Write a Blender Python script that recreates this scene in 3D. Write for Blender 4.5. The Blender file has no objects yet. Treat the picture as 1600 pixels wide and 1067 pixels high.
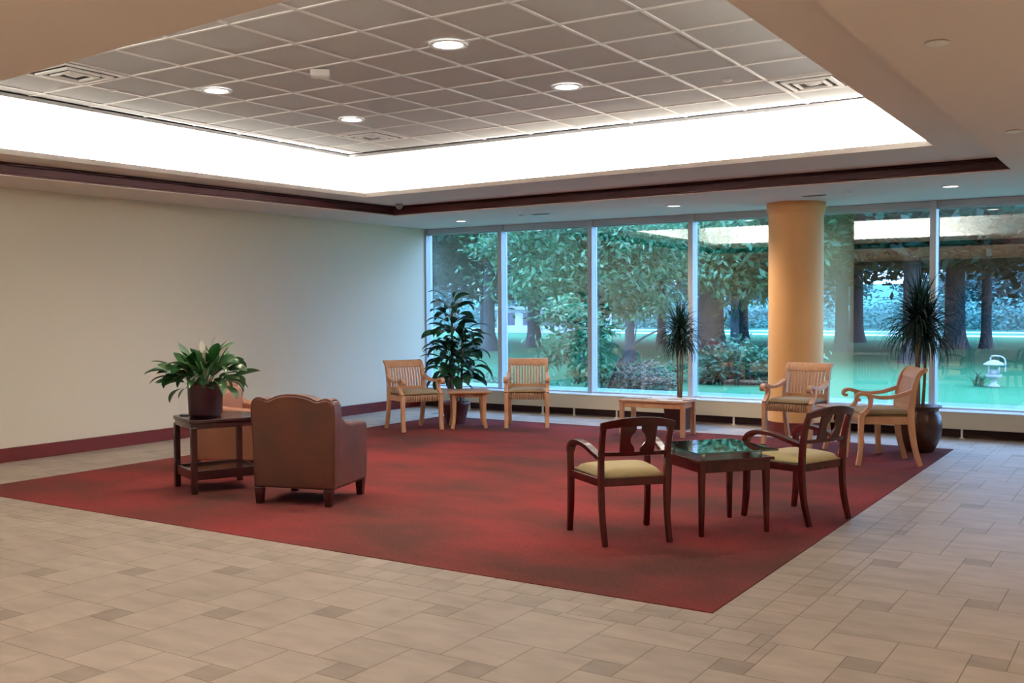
import bpy, bmesh, math, random
from mathutils import Vector, Matrix, Euler
sc = bpy.context.scene
COL = sc.collection
PI = math.pi

# ---------------------------------------------------------------- camera
yaw, pitch, roll, FPX = 0.5678881, -0.0332143, -0.0054122, 1605.96
CAMLOC = Vector((9.95555, -13.09069, 1.55))
Fv = Vector((-math.sin(yaw)*math.cos(pitch), math.cos(yaw)*math.cos(pitch), math.sin(pitch)))
Rv = Vector((math.cos(yaw), math.sin(yaw), 0)); Uv = Rv.cross(Fv)
R2 = Rv*math.cos(roll)+Uv*math.sin(roll); U2 = -Rv*math.sin(roll)+Uv*math.cos(roll)
cd = bpy.data.cameras.new('camera'); cam = bpy.data.objects.new('camera', cd); COL.objects.link(cam)
M = Matrix((R2, U2, -Fv)).transposed().to_4x4(); M.translation = CAMLOC
cam.matrix_world = M
cd.sensor_width = 36; cd.lens = FPX*36/1600; cd.clip_end = 500
sc.camera = cam

# ---------------------------------------------------------------- render look
vs = sc.view_settings
vs.view_transform = 'Standard'; vs.look = 'None'; vs.gamma = 1; vs.use_curve_mapping = False
vs.exposure = 0.55
cy = sc.cycles
cy.use_denoising = True
try: cy.denoiser = 'OPENIMAGEDENOISE'
except Exception: pass
cy.max_bounces = 10; cy.diffuse_bounces = 5; cy.glossy_bounces = 4; cy.transmission_bounces = 6
cy.transparent_max_bounces = 16; cy.sample_clamp_indirect = 6; cy.caustics_reflective = False; cy.caustics_refractive = False

# ---------------------------------------------------------------- sky: bright overcast, bluish
w = bpy.data.worlds.new('overcast_sky'); sc.world = w; w.use_nodes = True
wn = w.node_tree.nodes; wl = w.node_tree.links
bg = wn['Background']
tc = wn.new('ShaderNodeTexCoord'); sep = wn.new('ShaderNodeSeparateXYZ'); wr = wn.new('ShaderNodeValToRGB')
wl.new(tc.outputs['Generated'], sep.inputs[0]); wl.new(sep.outputs['Z'], wr.inputs[0])
wr.color_ramp.elements[0].color = (.40, .60, 1, 1); wr.color_ramp.elements[1].color = (.37, .57, 1, 1)
wl.new(wr.outputs[0], bg.inputs[0]); bg.inputs[1].default_value = 8.0

COVE = (1.0, .975, .93); WARM = (1.0, .82, .66)
def light(name, typ, loc, power, color, parent=None, **kw):
    l = bpy.data.lights.new(name, typ); l.energy = power; l.color = color
    o = bpy.data.objects.new(name, l); COL.objects.link(o); o.location = loc
    rot = kw.pop('rot', None)
    for k, v in kw.items(): setattr(l, k, v)
    if rot: o.rotation_euler = rot
    if parent: o.parent = parent
    return o
# fluorescent runs lying in the cove trough, behind the ledge lip, washing the cove wall and the tiles above
H = 2.794; ZL = 2.925; ZC = 3.4507
def strip(p, q, power, side):
    p = Vector(p); q = Vector(q); d = (q-p).normalized()
    up = (Vector((0, 0, 1))*0.42 + Vector(side)*0.9).normalized()
    x = d; z = -up; y = z.cross(x).normalized()
    o = light('cove_tube', 'AREA', (p+q)/2, power, COVE, shape='RECTANGLE', size=(q-p).length, size_y=.05)
    m = Matrix((x, y, z)).transposed().to_4x4(); m.translation = (p+q)/2; o.matrix_world = m
COVE_W = 116
strip((1.38, -3.3, 3.03), (1.08, -9.2, 3.03), COVE_W*6, (-1, 0, 0))
strip((1.6, -3.12, 3.03), (8.2, -3.47, 3.03), COVE_W*6.6, (0, 1, 0))
strip((8.42, -3.7, 3.03), (8.42, -9.6, 3.03), COVE_W*6, (1, 0, 0))
strip((1.5, -9.48, 3.03), (8.1, -9.98, 3.03), COVE_W*6.6, (0, -1, 0))

# ---------------------------------------------------------------- materials
def mat(name, color, rough=.6, spec=.5, noise=None, metallic=0, bump=None, coords='Object', sheen=0, coat=0):
    """noise = (scale, amount, second colour, stretch)"""
    m = bpy.data.materials.new(name); m.use_nodes = True
    n = m.node_tree.nodes; l = m.node_tree.links; b = n['Principled BSDF']
    b.inputs['Base Color'].default_value = (*color, 1); b.inputs['Roughness'].default_value = rough
    b.inputs['Specular IOR Level'].default_value = spec; b.inputs['Metallic'].default_value = metallic
    b.inputs['Sheen Weight'].default_value = sheen; b.inputs['Coat Weight'].default_value = coat
    if noise or bump:
        t = n.new('ShaderNodeTexCoord'); mp = n.new('ShaderNodeMapping'); l.new(t.outputs[coords], mp.inputs[0])
    if noise:
        s, amt, c2, st = noise
        mp.inputs['Scale'].default_value = st
        nz = n.new('ShaderNodeTexNoise'); nz.inputs['Scale'].default_value = s; nz.inputs['Detail'].default_value = 5
        l.new(mp.outputs[0], nz.inputs['Vector'])
        r = n.new('ShaderNodeMapRange'); r.inputs[1].default_value = .35; r.inputs[2].default_value = .65
        r.inputs[3].default_value = 0; r.inputs[4].default_value = amt
        l.new(nz.outputs[0], r.inputs[0])
        mx = n.new('ShaderNodeMix'); mx.data_type = 'RGBA'
        mx.inputs[6].default_value = (*color, 1); mx.inputs[7].default_value = (*c2, 1)
        l.new(r.outputs[0], mx.inputs[0]); l.new(mx.outputs[2], b.inputs['Base Color'])
    if bump:
        nb = n.new('ShaderNodeTexNoise'); nb.inputs['Scale'].default_value = bump[0]; nb.inputs['Detail'].default_value = 4
        l.new(t.outputs[coords], nb.inputs['Vector'])
        bp = n.new('ShaderNodeBump'); bp.inputs['Strength'].default_value = bump[1]; bp.inputs['Distance'].default_value = .01
        l.new(nb.outputs[0], bp.inputs['Height']); l.new(bp.outputs[0], b.inputs['Normal'])
    return m
def emit(name, color, s):
    m = bpy.data.materials.new(name); m.use_nodes = True; n = m.node_tree.nodes; n.clear()
    e = n.new('ShaderNodeEmission'); e.inputs[0].default_value = (*color, 1); e.inputs[1].default_value = s
    o = n.new('ShaderNodeOutputMaterial'); m.node_tree.links.new(e.outputs[0], o.inputs[0]); return m
def glass(name, tint, base, grazing, power=4.0):
    m = bpy.data.materials.new(name); m.use_nodes = True; n = m.node_tree.nodes; l = m.node_tree.links; n.clear()
    t = n.new('ShaderNodeBsdfTransparent'); t.inputs[0].default_value = (*tint, 1)
    g = n.new('ShaderNodeBsdfGlossy'); g.inputs['Roughness'].default_value = 0.0; g.inputs[0].default_value = (1, 1, 1, 1)
    lw = n.new('ShaderNodeLayerWeight'); lw.inputs[0].default_value = .5
    pw = n.new('ShaderNodeMath'); pw.operation = 'POWER'; pw.inputs[1].default_value = power
    ma = n.new('ShaderNodeMath'); ma.operation = 'MULTIPLY_ADD'; ma.inputs[1].default_value = grazing; ma.inputs[2].default_value = base
    mx = n.new('ShaderNodeMixShader'); o = n.new('ShaderNodeOutputMaterial')
    l.new(lw.outputs['Facing'], pw.inputs[0]); l.new(pw.outputs[0], ma.inputs[0]); l.new(ma.outputs[0], mx.inputs[0])
    l.new(t.outputs[0], mx.inputs[1]); l.new(g.outputs[0], mx.inputs[2]); l.new(mx.outputs[0], o.inputs[0])
    return m
def leafmat(name, c1, c2, rough=.45, spec=.5, trans=.25):
    m = bpy.data.materials.new(name); m.use_nodes = True; n = m.node_tree.nodes; l = m.node_tree.links
    b = n['Principled BSDF']; o = n['Material Output']
    b.inputs['Roughness'].default_value = rough; b.inputs['Specular IOR Level'].default_value = spec
    a = n.new('ShaderNodeAttribute'); a.attribute_name = 'tone'
    mx = n.new('ShaderNodeMix'); mx.data_type = 'RGBA'; mx.inputs[6].default_value = (*c1, 1); mx.inputs[7].default_value = (*c2, 1)
    l.new(a.outputs['Fac'], mx.inputs[0]); l.new(mx.outputs[2], b.inputs['Base Color'])
    t = n.new('ShaderNodeBsdfTranslucent'); l.new(mx.outputs[2], t.inputs[0])
    ms = n.new('ShaderNodeMixShader'); ms.inputs[0].default_value = trans
    l.new(b.outputs[0], ms.inputs[1]); l.new(t.outputs[0], ms.inputs[2]); l.new(ms.outputs[0], o.inputs[0])
    return m

wall_m = mat('wall_paint', (.78, .72, .57), .75, .3)
far_wall_m = mat('brown_wall', (.30, .25, .20), .8, .2)
soffit_m = mat('soffit_paint', (.75, .685, .63), .8, .2)
cove_m = mat('cove_paint', (.86, .85, .80), .8, .2)
tile_c = mat('acoustic_tile', (.535, .555, .56), .9, .1, noise=(60, .25, (.47, .485, .49), (1, 1, 1)))
grid_m = mat('ceiling_grid', (.72, .71, .70), .35, .5)
white_m = mat('white_enamel', (.82, .82, .80), .4)
grey_m = mat('grey_vent', (.30, .29, .28), .6)
vent_dark = mat('vent_shadow_gap', (.045, .045, .045), .8)
mahog_m = mat('mahogany_trim', (.022, .004, .004), .6, .12, noise=(6, .6, (.018, .004, .005), (1, 1, 8)))
base_m = mat('mahogany_base', (.13, .015, .011), .4, .35, noise=(5, .5, (.08, .010, .009), (1, 1, 6)))
alu_m = mat('aluminium', (.50, .53, .56), .4, .5, metallic=.35)
cover_m = mat('radiator_cover_paint', (.60, .545, .43), .5, .4)
dark_m = mat('dark_recess', (.06, .02, .02), .6)
column_m = mat('column_paint', (.93, .53, .22), .7, .3)
concrete_m = mat('outer_wall', (.4, .4, .38), .8)
teak_m = mat('teak', (.62, .35, .20), .42, .4, noise=(9, .6, (.50, .26, .14), (3, 3, .8)))
teak_top_m = mat('teak_top', (.56, .32, .20), .3, .5, noise=(9, .6, (.44, .23, .13), (.8, 5, 3)))
cush_m = mat('tan_cushion', (.26, .19, .10), .9, .2, noise=(70, .6, (.34, .26, .15), (1, 1, 1)), sheen=.2)
dark_wood = mat('cherry_wood', (.070, .005, .005), .25, .3, noise=(7, .7, (.040, .004, .004), (3, 3, .8)), coat=.25)
dark_wood2 = mat('espresso_wood', (.030, .008, .008), .25, .5, noise=(7, .7, (.03, .008, .007), (3, 3, .8)), coat=.2)
cream_m = mat('cream_upholstery', (.58, .50, .27), .85, .2, noise=(120, .5, (.52, .44, .23), (1, 1, 1)), sheen=.2)
leather_m = mat('brown_leather', (.115, .030, .015), .42, .5, noise=(3.0, .9, (.065, .026, .016), (1, 1, 1)), bump=(9, .5))
leather2_m = mat('tan_leather', (.36, .16, .09), .45, .5, noise=(3.5, .6, (.27, .11, .065), (1, 1, 1)), bump=(14, .25))
pot_purple = mat('aubergine_plastic', (.035, .008, .014), .35, .5)
pot_brown = mat('brown_glazed_clay', (.085, .035, .018), .3, .5, noise=(8, .8, (.045, .018, .012), (1, 1, 1)))
pot_terra = mat('dark_terracotta', (.13, .05, .05), .5, .5)
soil_m = mat('soil', (.03, .018, .012), .95, .1, bump=(30, .6))
bark_m = mat('bark', (.070, .085, .095), .9, .1, noise=(4, .9, (.035, .045, .055), (3, 3, .6)), bump=(9, .8))
cane_m = mat('cane_bark', (.22, .14, .09), .8, .2, noise=(20, .7, (.12, .08, .05), (1, 1, 4)))
spath_m = leafmat('peace_lily_leaf', (.012, .065, .014), (.07, .16, .06), .28)
spathe_m = leafmat('spathe', (.45, .42, .36), (.60, .58, .50), .5)
corn_m = leafmat('broad_leaf', (.006, .040, .018), (.03, .10, .05), .3)
spike_m = leafmat('spiky_leaf', (.003, .012, .008), (.010, .032, .020), .5, .25)
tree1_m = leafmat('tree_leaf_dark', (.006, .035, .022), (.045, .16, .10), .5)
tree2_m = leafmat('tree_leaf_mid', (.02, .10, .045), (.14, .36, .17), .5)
fern_m = leafmat('fern_leaf', (.01, .06, .035), (.08, .25, .13), .5)
lawn_m = mat('grass_lawn', (.032, .175, .078), .9, .1, noise=(.12, .9, (.062, .25, .120), (1, 1, 1)), bump=(40, .5))
road_m = mat('pale_asphalt', (.55, .55, .55), .9)
hill_m = mat('far_field', (.10, .30, .22), .9, .1, noise=(.06, 1, (.05, .18, .14), (1, 1, 1)))
paper_m = mat('magazine_paper', (.62, .62, .60), .4)
paper2_m = mat('magazine_cover', (.22, .30, .36), .35, noise=(9, 1, (.55, .55, .52), (1, 1, 1)))
paper3_m = mat('magazine_cover_brown', (.35, .22, .16), .35, noise=(9, 1, (.6, .58, .5), (1, 1, 1)))
stone_m = mat('pale_stone', (.36, .38, .37), .7)
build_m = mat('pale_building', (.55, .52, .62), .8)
bwin_m = mat('dark_glazing', (.08, .07, .12), .3)
pane_m = glass('window_glass', (.84, .94, .98), .195, .50, 3.0)
gtop_m = glass('green_glass', (.72, .92, .82), .10, .85, 3.0)
gedge_m = mat('glass_edge', (.02, .12, .09), .1, .8)
lens_m = emit('lamp_lens', (1.0, .95, .88), 6.0)

# carpet: red with soft random streaks
def carpet_mat():
    m = bpy.data.materials.new('red_carpet'); m.use_nodes = True
    n = m.node_tree.nodes; l = m.node_tree.links; b = n['Principled BSDF']
    b.inputs['Roughness'].default_value = .95; b.inputs['Specular IOR Level'].default_value = .1
    b.inputs['Sheen Weight'].default_value = 0
    t = n.new('ShaderNodeTexCoord'); mp = n.new('ShaderNodeMapping'); mp.inputs['Scale'].default_value = (1, 1.6, 1)
    mp.inputs['Rotation'].default_value = (0, 0, .6)
    l.new(t.outputs['Object'], mp.inputs[0])
    n1 = n.new('ShaderNodeTexNoise'); n1.inputs['Scale'].default_value = .8; n1.inputs['Detail'].default_value = 4
    n2 = n.new('ShaderNodeTexNoise'); n2.inputs['Scale'].default_value = 110; n2.inputs['Detail'].default_value = 3
    l.new(mp.outputs[0], n1.inputs['Vector']); l.new(t.outputs['Object'], n2.inputs['Vector'])
    r = n.new('ShaderNodeValToRGB'); r.color_ramp.elements[0].position = .36; r.color_ramp.elements[1].position = .66
    r.color_ramp.elements[0].color = (.080, .026, .020, 1); r.color_ramp.elements[1].color = (.192, .030, .028, 1)
    l.new(n1.outputs[0], r.inputs[0])
    mx = n.new('ShaderNodeMix'); mx.data_type = 'RGBA'; mx.blend_type = 'MULTIPLY'; mx.inputs[0].default_value = .55
    r2 = n.new('ShaderNodeValToRGB'); r2.color_ramp.elements[0].position = .3; r2.color_ramp.elements[1].position = .7
    r2.color_ramp.elements[0].color = (.45, .45, .45, 1); r2.color_ramp.elements[1].color = (1.3, 1.3, 1.3, 1)
    l.new(n2.outputs[0], r2.inputs[0]); l.new(r.outputs[0], mx.inputs[6]); l.new(r2.outputs[0], mx.inputs[7])
    l.new(mx.outputs[2], b.inputs['Base Color'])
    return m
carpet_m = carpet_mat()
def stone_tile_mat():
    m = bpy.data.materials.new('sandstone_tile'); m.use_nodes = True
    n = m.node_tree.nodes; l = m.node_tree.links; b = n['Principled BSDF']
    b.inputs['Roughness'].default_value = .42; b.inputs['Specular IOR Level'].default_value = .42
    a = n.new('ShaderNodeAttribute'); a.attribute_name = 'tone'
    r = n.new('ShaderNodeValToRGB')
    r.color_ramp.elements[0].color = (.30, .248, .20, 1); r.color_ramp.elements[1].color = (.45, .385, .325, 1)
    l.new(a.outputs['Fac'], r.inputs[0])
    t = n.new('ShaderNodeTexCoord'); mp = n.new('ShaderNodeMapping'); mp.inputs['Scale'].default_value = (1, 2.4, 1); mp.inputs['Rotation'].default_value = (0, 0, .5)
    nz = n.new('ShaderNodeTexNoise'); nz.inputs['Scale'].default_value = 3.5; nz.inputs['Detail'].default_value = 8
    l.new(t.outputs['Object'], mp.inputs[0]); l.new(mp.outputs[0], nz.inputs['Vector'])
    r2 = n.new('ShaderNodeValToRGB'); r2.color_ramp.elements[0].position = .3; r2.color_ramp.elements[1].position = .7
    r2.color_ramp.elements[0].color = (.82, .80, .78, 1); r2.color_ramp.elements[1].color = (1.08, 1.08, 1.06, 1)
    l.new(nz.outputs[0], r2.inputs[0])
    mx = n.new('ShaderNodeMix'); mx.data_type = 'RGBA'; mx.blend_type = 'MULTIPLY'; mx.inputs[0].default_value = 1
    l.new(r.outputs[0], mx.inputs[6]); l.new(r2.outputs[0], mx.inputs[7]); l.new(mx.outputs[2], b.inputs['Base Color'])
    return m
stone_tile_m = stone_tile_mat()
grout_m = mat('grout', (.22, .18, .13), .9)
def stripe_mat():
    m = mat('striped_weave', (.42, .26, .13), .8)
    n = m.node_tree.nodes; l = m.node_tree.links; b = n['Principled BSDF']
    t = n.new('ShaderNodeTexCoord'); wv = n.new('ShaderNodeTexWave'); wv.bands_direction = 'X'; wv.inputs['Scale'].default_value = 13
    r = n.new('ShaderNodeValToRGB'); r.color_ramp.elements[0].color = (.16, .065, .035, 1); r.color_ramp.elements[1].color = (.44, .26, .14, 1)
    l.new(t.outputs['Object'], wv.inputs['Vector']); l.new(wv.outputs[0], r.inputs[0]); l.new(r.outputs[0], b.inputs['Base Color'])
    return m
stripe_m = stripe_mat()

# ---------------------------------------------------------------- mesh helpers
class MB:
    def __init__(s): s.v = []; s.f = []; s.mi = []; s.tone = []
    def add(s, vs, fs, mi=0, tone=.5):
        k = len(s.v); s.v += [tuple(v) for v in vs]
        for f in fs: s.f.append([k+i for i in f]); s.mi.append(mi); s.tone.append(tone)
        return s
    def hexa(s, b, t, mi=0, tone=.5):            # 4 bottom, 4 top points, both counter-clockwise
        return s.add(list(b)+list(t), [(3, 2, 1, 0), (4, 5, 6, 7), (0, 1, 5, 4), (1, 2, 6, 5), (2, 3, 7, 6), (3, 0, 4, 7)], mi, tone)
    def box(s, x0, x1, y0, y1, z0, z1, mi=0, tone=.5):
        return s.hexa([(x0, y0, z0), (x1, y0, z0), (x1, y1, z0), (x0, y1, z0)], [(x0, y0, z1), (x1, y0, z1), (x1, y1, z1), (x0, y1, z1)], mi, tone)
    def ring(s, outer, inner, z0, z1, mi=0):     # picture-frame slab between two quads
        for i in range(4):
            j = (i+1) % 4; q = [outer[i], outer[j], inner[j], inner[i]]
            ar = sum(q[a][0]*q[(a+1) % 4][1]-q[(a+1) % 4][0]*q[a][1] for a in range(4))
            if ar < 0: q = q[::-1]
            s.hexa([(x, y, z0) for x, y in q], [(x, y, z1) for x, y in q], mi)
        return s
    def ribbon(s, pts, th, c0, c1, axis='x', mi=0, smooth=6, tone=.5):
        """path in a plane (y,z) thickened by th (number or list) and extruded across from c0 to c1"""
        if isinstance(th, (int, float)): th = [th]*len(pts)
        P, T = cat(pts, th, smooth)
        A = []
        for i, p in enumerate(P):
            a = P[max(i-1, 0)]; b = P[min(i+1, len(P)-1)]
            dx, dy = b[0]-a[0], b[1]-a[1]; L = math.hypot(dx, dy) or 1
            nx, ny = -dy/L, dx/L
            A.append(((p[0]+nx*T[i]/2, p[1]+ny*T[i]/2), (p[0]-nx*T[i]/2, p[1]-ny*T[i]/2)))
        def V(c, p): return (c, p[0], p[1]) if axis == 'x' else ((p[0], c, p[1]) if axis == 'y' else (p[0], p[1], c))
        vs = []
        for l, r in A: vs += [V(c0, l), V(c1, l), V(c1, r), V(c0, r)]
        fs = [(0, 1, 2, 3)]
        for i in range(len(A)-1):
            k = 4*i
            for j in range(4): fs.append((k+j, k+4+j, k+4+(j+1) % 4, k+(j+1) % 4))
        k = 4*(len(A)-1); fs.append((k+3, k+2, k+1, k))
        return s.add(vs, fs, mi, tone)
    def prism(s, poly, c0, c1, axis='y', mi=0):
        def V(c, p): return (c, p[0], p[1]) if axis == 'x' else ((p[0], c, p[1]) if axis == 'y' else (p[0], p[1], c))
        n = len(poly); vs = [V(c0, p) for p in poly]+[V(c1, p) for p in poly]
        fs = [tuple(range(n))[::-1], tuple(range(n, 2*n))]+[(i, (i+1) % n, n+(i+1) % n, n+i) for i in range(n)]
        return s.add(vs, fs, mi)
    def lathe(s, prof, seg=32, c=(0, 0), mi=0, cap=True):
        k = []
        for r, z in prof: k += [(c[0]+r*math.cos(2*PI*i/seg), c[1]+r*math.sin(2*PI*i/seg), z) for i in range(seg)]
        fs = []
        for j in range(len(prof)-1):
            for i in range(seg): fs.append((j*seg+i, j*seg+(i+1) % seg, (j+1)*seg+(i+1) % seg, (j+1)*seg+i))
        if cap: fs.append(tuple(range(seg))[::-1]); fs.append(tuple(range((len(prof)-1)*seg, len(prof)*seg)))
        return s.add(k, fs, mi)
    def tube(s, pts, rad, seg=8, mi=0, smooth=4, tone=.5):
        if isinstance(rad, (int, float)): rad = [rad]*len(pts)
        P, T = cat(pts, rad, smooth); vs = []; fs = []
        for i, p in enumerate(P):
            a = Vector(P[max(i-1, 0)]); b = Vector(P[min(i+1, len(P)-1)]); d = (b-a).normalized()
            ref = Vector((0, 0, 1)) if abs(d.z) < .9 else Vector((1, 0, 0))
            u = d.cross(ref).normalized(); v = d.cross(u)
            for k in range(seg):
                q = Vector(p)+(u*math.cos(2*PI*k/seg)+v*math.sin(2*PI*k/seg))*T[i]; vs.append(tuple(q))
        for i in range(len(P)-1):
            for k in range(seg): fs.append((i*seg+k, i*seg+(k+1) % seg, (i+1)*seg+(k+1) % seg, (i+1)*seg+k))
        fs.append(tuple(range(seg))[::-1]); fs.append(tuple(range((len(P)-1)*seg, len(P)*seg)))
        return s.add(vs, fs, mi, tone)
    def xform(s, fn, start=0): s.v[start:] = [tuple(fn(*v)) for v in s.v[start:]]; return s
    def build(s, name, mats, parent=None, bevel=0, smooth=False, subsurf=0, seg=2):
        me = bpy.data.meshes.new(name); me.from_pydata(s.v, [], s.f)
        for m in (mats if isinstance(mats, (list, tuple)) else [mats]): me.materials.append(m)
        me.polygons.foreach_set('material_index', s.mi)
        a = me.attributes.new('tone', 'FLOAT', 'FACE'); a.data.foreach_set('value', s.tone)
        me.update()
        bm = bmesh.new(); bm.from_mesh(me); bmesh.ops.recalc_face_normals(bm, faces=bm.faces); bm.to_mesh(me); bm.free()
        if smooth: me.polygons.foreach_set('use_smooth', [True]*len(me.polygons))
        o = bpy.data.objects.new(name, me); COL.objects.link(o)
        if parent: o.parent = parent
        if bevel:
            b = o.modifiers.new('bevel', 'BEVEL'); b.width = bevel; b.segments = seg; b.limit_method = 'ANGLE'; b.angle_limit = .6
            me.polygons.foreach_set('use_smooth', [True]*len(me.polygons))
            b.harden_normals = True
        if subsurf:
            q = o.modifiers.new('sub', 'SUBSURF'); q.levels = q.render_levels = subsurf
        return o
def cat(pts, th, n):
    if len(pts) < 3 or n < 2: return [tuple(p) for p in pts], list(th)
    P = []; T = []
    for i in range(len(pts)-1):
        p0 = pts[max(i-1, 0)]; p1 = pts[i]; p2 = pts[i+1]; p3 = pts[min(i+2, len(pts)-1)]
        for k in range(n):
            t = k/n
            P.append(tuple(.5*((2*b)+(-a+c)*t+(2*a-5*b+4*c-d)*t*t+(-a+3*b-3*c+d)*t**3) for a, b, c, d in zip(p0, p1, p2, p3)))
            T.append(th[i]*(1-t)+th[i+1]*t)
    P.append(tuple(pts[-1])); T.append(th[-1]); return P, T
def empty(name, loc, rz=0, label=None, cat_=None, group=None, kind=None):
    o = bpy.data.objects.new(name, None); COL.objects.link(o); o.empty_display_size = .1
    o.location = loc; o.rotation_euler = (0, 0, rz); tag(o, label, cat_, group, kind); return o
def tag(o, label=None, cat_=None, group=None, kind=None):
    if label: o['label'] = label
    if cat_: o['category'] = cat_
    if group: o['group'] = group
    if kind: o['kind'] = kind
    return o
def struct(o, label=None): o['kind'] = 'structure'; (label and o.__setitem__('label', label)); return o
def copy_tree(o, parent=None):
    c = o.copy(); COL.objects.link(c)
    if parent: c.parent = parent
    for ch in list(o.children): copy_tree(ch, c)
    return c
def face(dx, dy): return math.atan2(dx, -dy)      # turn local -Y (the front) towards (dx,dy)
FZ = .004                                          # carpet surface

# ================================================================ SETTING
# floor tiles
random.seed(5)
U = .155
CX0, CX1, CY0, CY1 = 1.2286, 8.0367, -8.2163, -1.2816
BW = .19
hole = (CX0-2*BW, CX1+2*BW, CY0-2*BW, CY1+2*BW)
fb = MB()
def clip(r, h):
    x0, x1, y0, y1 = r; a0, a1, b0, b1 = h
    if x1 <= a0 or x0 >= a1 or y1 <= b0 or y0 >= b1: return [r]
    out = []
    if x0 < a0: out.append((x0, a0, y0, y1)); x0 = a0
    if x1 > a1: out.append((a1, x1, y0, y1)); x1 = a1
    if y0 < b0: out.append((x0, x1, y0, b0))
    if y1 > b1: out.append((x0, x1, b1, y1))
    return out
def tile(x0, x1, y0, y1, tone):
    x0, x1 = max(x0, 0), min(x1, 14); y0, y1 = max(y0, -17), min(y1, 0)
    if x1-x0 < .02 or y1-y0 < .02: return
    g = .0022
    fb.add([(x0+g, y0+g, 0), (x1-g, y0+g, 0), (x1-g, y1-g, 0), (x0+g, y1-g, 0)], [(0, 1, 2, 3)], 1, tone)
SX, SY = 6.30, -9.28
# solve the remaining two pieces of the 20-cell repeat on the lattice (3,2),(1,-6)
def red(x, y):
    for a in range(-9, 10):
        for b in range(-9, 10):
            u = x+3*a+b; v = y+2*a-6*b
            if 0 <= v < 2 and 0 <= u < 10: return (u, v)
def cells(x, y, w_, h_):
    s_ = {red(x+i, y+j) for i in range(w_) for j in range(h_)}
    return s_ if len(s_) == w_*h_ else None
base_c = cells(0, 0, 1, 1) | cells(0, -3, 3, 3); sol = None
for (w_, h_) in ((3, 2), (2, 3)):
    for rx in range(-3, 4):
        for ry in range(-4, 4):
            c = cells(rx, ry, w_, h_)
            if not c or c & base_c or sol: continue
            for sx in range(-4, 5):
                for sy in range(-4, 5):
                    d = cells(sx, sy, 2, 2)
                    if not sol and d and not d & (base_c | c): sol = [(rx, ry, w_, h_), (sx, sy, 2, 2)]
pieces = [(0, 0, 1, 1), (0, -3, 3, 3)]+sol
for a in range(-40, 45):
    for b in range(-30, 30):
        ox = SX+U*(3*a+b); oy = SY+U*(2*a-6*b)
        if ox < -1 or ox > 15 or oy < -18 or oy > 1: continue
        for (px, py, w_, h_) in pieces:
            x0, y0 = ox+px*U, oy+py*U
            tone = random.uniform(.0, .4) if w_ == 1 else random.uniform(.62, 1)
            for r in clip((x0, x0+w_*U, y0, y0+h_*U), hole): tile(*r, tone)
# border of small tiles round the carpet
def border(off):
    X0, X1, Y0, Y1 = CX0-off, CX1+off, CY0-off, CY1+off
    n = int((X1-X0+2*BW)/BW)
    for i in range(n+1):
        a = X0-BW+i*BW+(BW/2 if off else 0)
        tn = lambda: random.uniform(.35, .95)
        tile(max(a, X0-BW), min(a+BW, X1+BW), Y0-BW, Y0, tn()); tile(max(a, X0-BW), min(a+BW, X1+BW), Y1, Y1+BW, tn())
    n = int((Y1-Y0)/BW)
    for i in range(n+1):
        a = Y0+i*BW
        tile(X0-BW, X0, a, min(a+BW, Y1), random.uniform(.35, .95)); tile(X1, X1+BW, a, min(a+BW, Y1), random.uniform(.35, .95))
border(0); border(BW)
fb.box(-.2, 14.2, -17.2, .3, -.1, -.0015, 0)
struct(fb.build('floor', [grout_m, stone_tile_m]))
cp = MB().box(CX0, CX1, CY0, CY1, -.001, FZ)
tag(cp.build('carpet', carpet_m), 'large dark red carpet inset in the sandstone tile floor', 'carpet')

# walls
struct(MB().box(-.15, 0, -17, .15, 0, 3.6).build('wall_left', wall_m))
struct(MB().box(-.15, 14.15, -17.15, -17, 0, 3.6).build('wall_back', far_wall_m))
struct(MB().box(14, 14.15, -17, .15, 0, 3.6).build('wall_right', far_wall_m))
wf = MB().box(0, 14, 0, .15, 0, .306).box(0, 14, 0, .15, 2.79, 3.6).box(10.7, 14, 0, .15, .306, 2.79)
struct(wf.build('wall_front', concrete_m))
struct(MB().box(0, .018, -17, -.01, 0, .145).build('baseboard_left', base_m, bevel=.004))

# ceiling: outer soffit, mahogany band, ledge, cove, tiled tray
room = [(0, 0), (14, 0), (14, -17), (0, -17)]
Mq = [(1.07, -2.13), (8.75, -2.50), (8.75, -10.6), (.70, -10.2)]
Mi = [(1.10, -2.16), (8.72, -2.53), (8.72, -10.57), (.73, -10.17)]
Mo = [(1.04, -2.10), (8.78, -2.47), (8.78, -10.63), (.67, -10.23)]
Mw = [(.9, -1.9), (8.95, -2.3), (8.95, -10.8), (.5, -10.4)]
Lq = [(1.53, -3.26), (8.23, -3.62), (8.27, -9.85), (1.22, -9.25)]
Wq = [(1.29, -2.89), (8.60, -3.22), (8.62, -10.2), (.86, -9.7)]
Wo = [(1.23, -2.83), (8.66, -3.16), (8.68, -10.26), (.80, -9.76)]
Aq = [(1.385, -3.381), (8.294, -3.381), (8.294, -9.477), (1.385, -9.477)]
struct(MB().ring(room, Mi, H, H+.012).build('ceiling', soffit_m))
struct(MB().ring(Mw, Lq, ZL, ZL+.05).build('ceiling', soffit_m))
mt = MB().ring(Mo, Mq, H+.012, ZL).ring(Mo, Mi, H+.012, H+.035).ring(Mo, Mi, ZL-.03, ZL)
struct(mt.build('trim_1', mahog_m, bevel=.008))
struct(MB().ring(Wo, Wq, ZL+.05, 3.50).build('wall_cove', cove_m))
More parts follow.
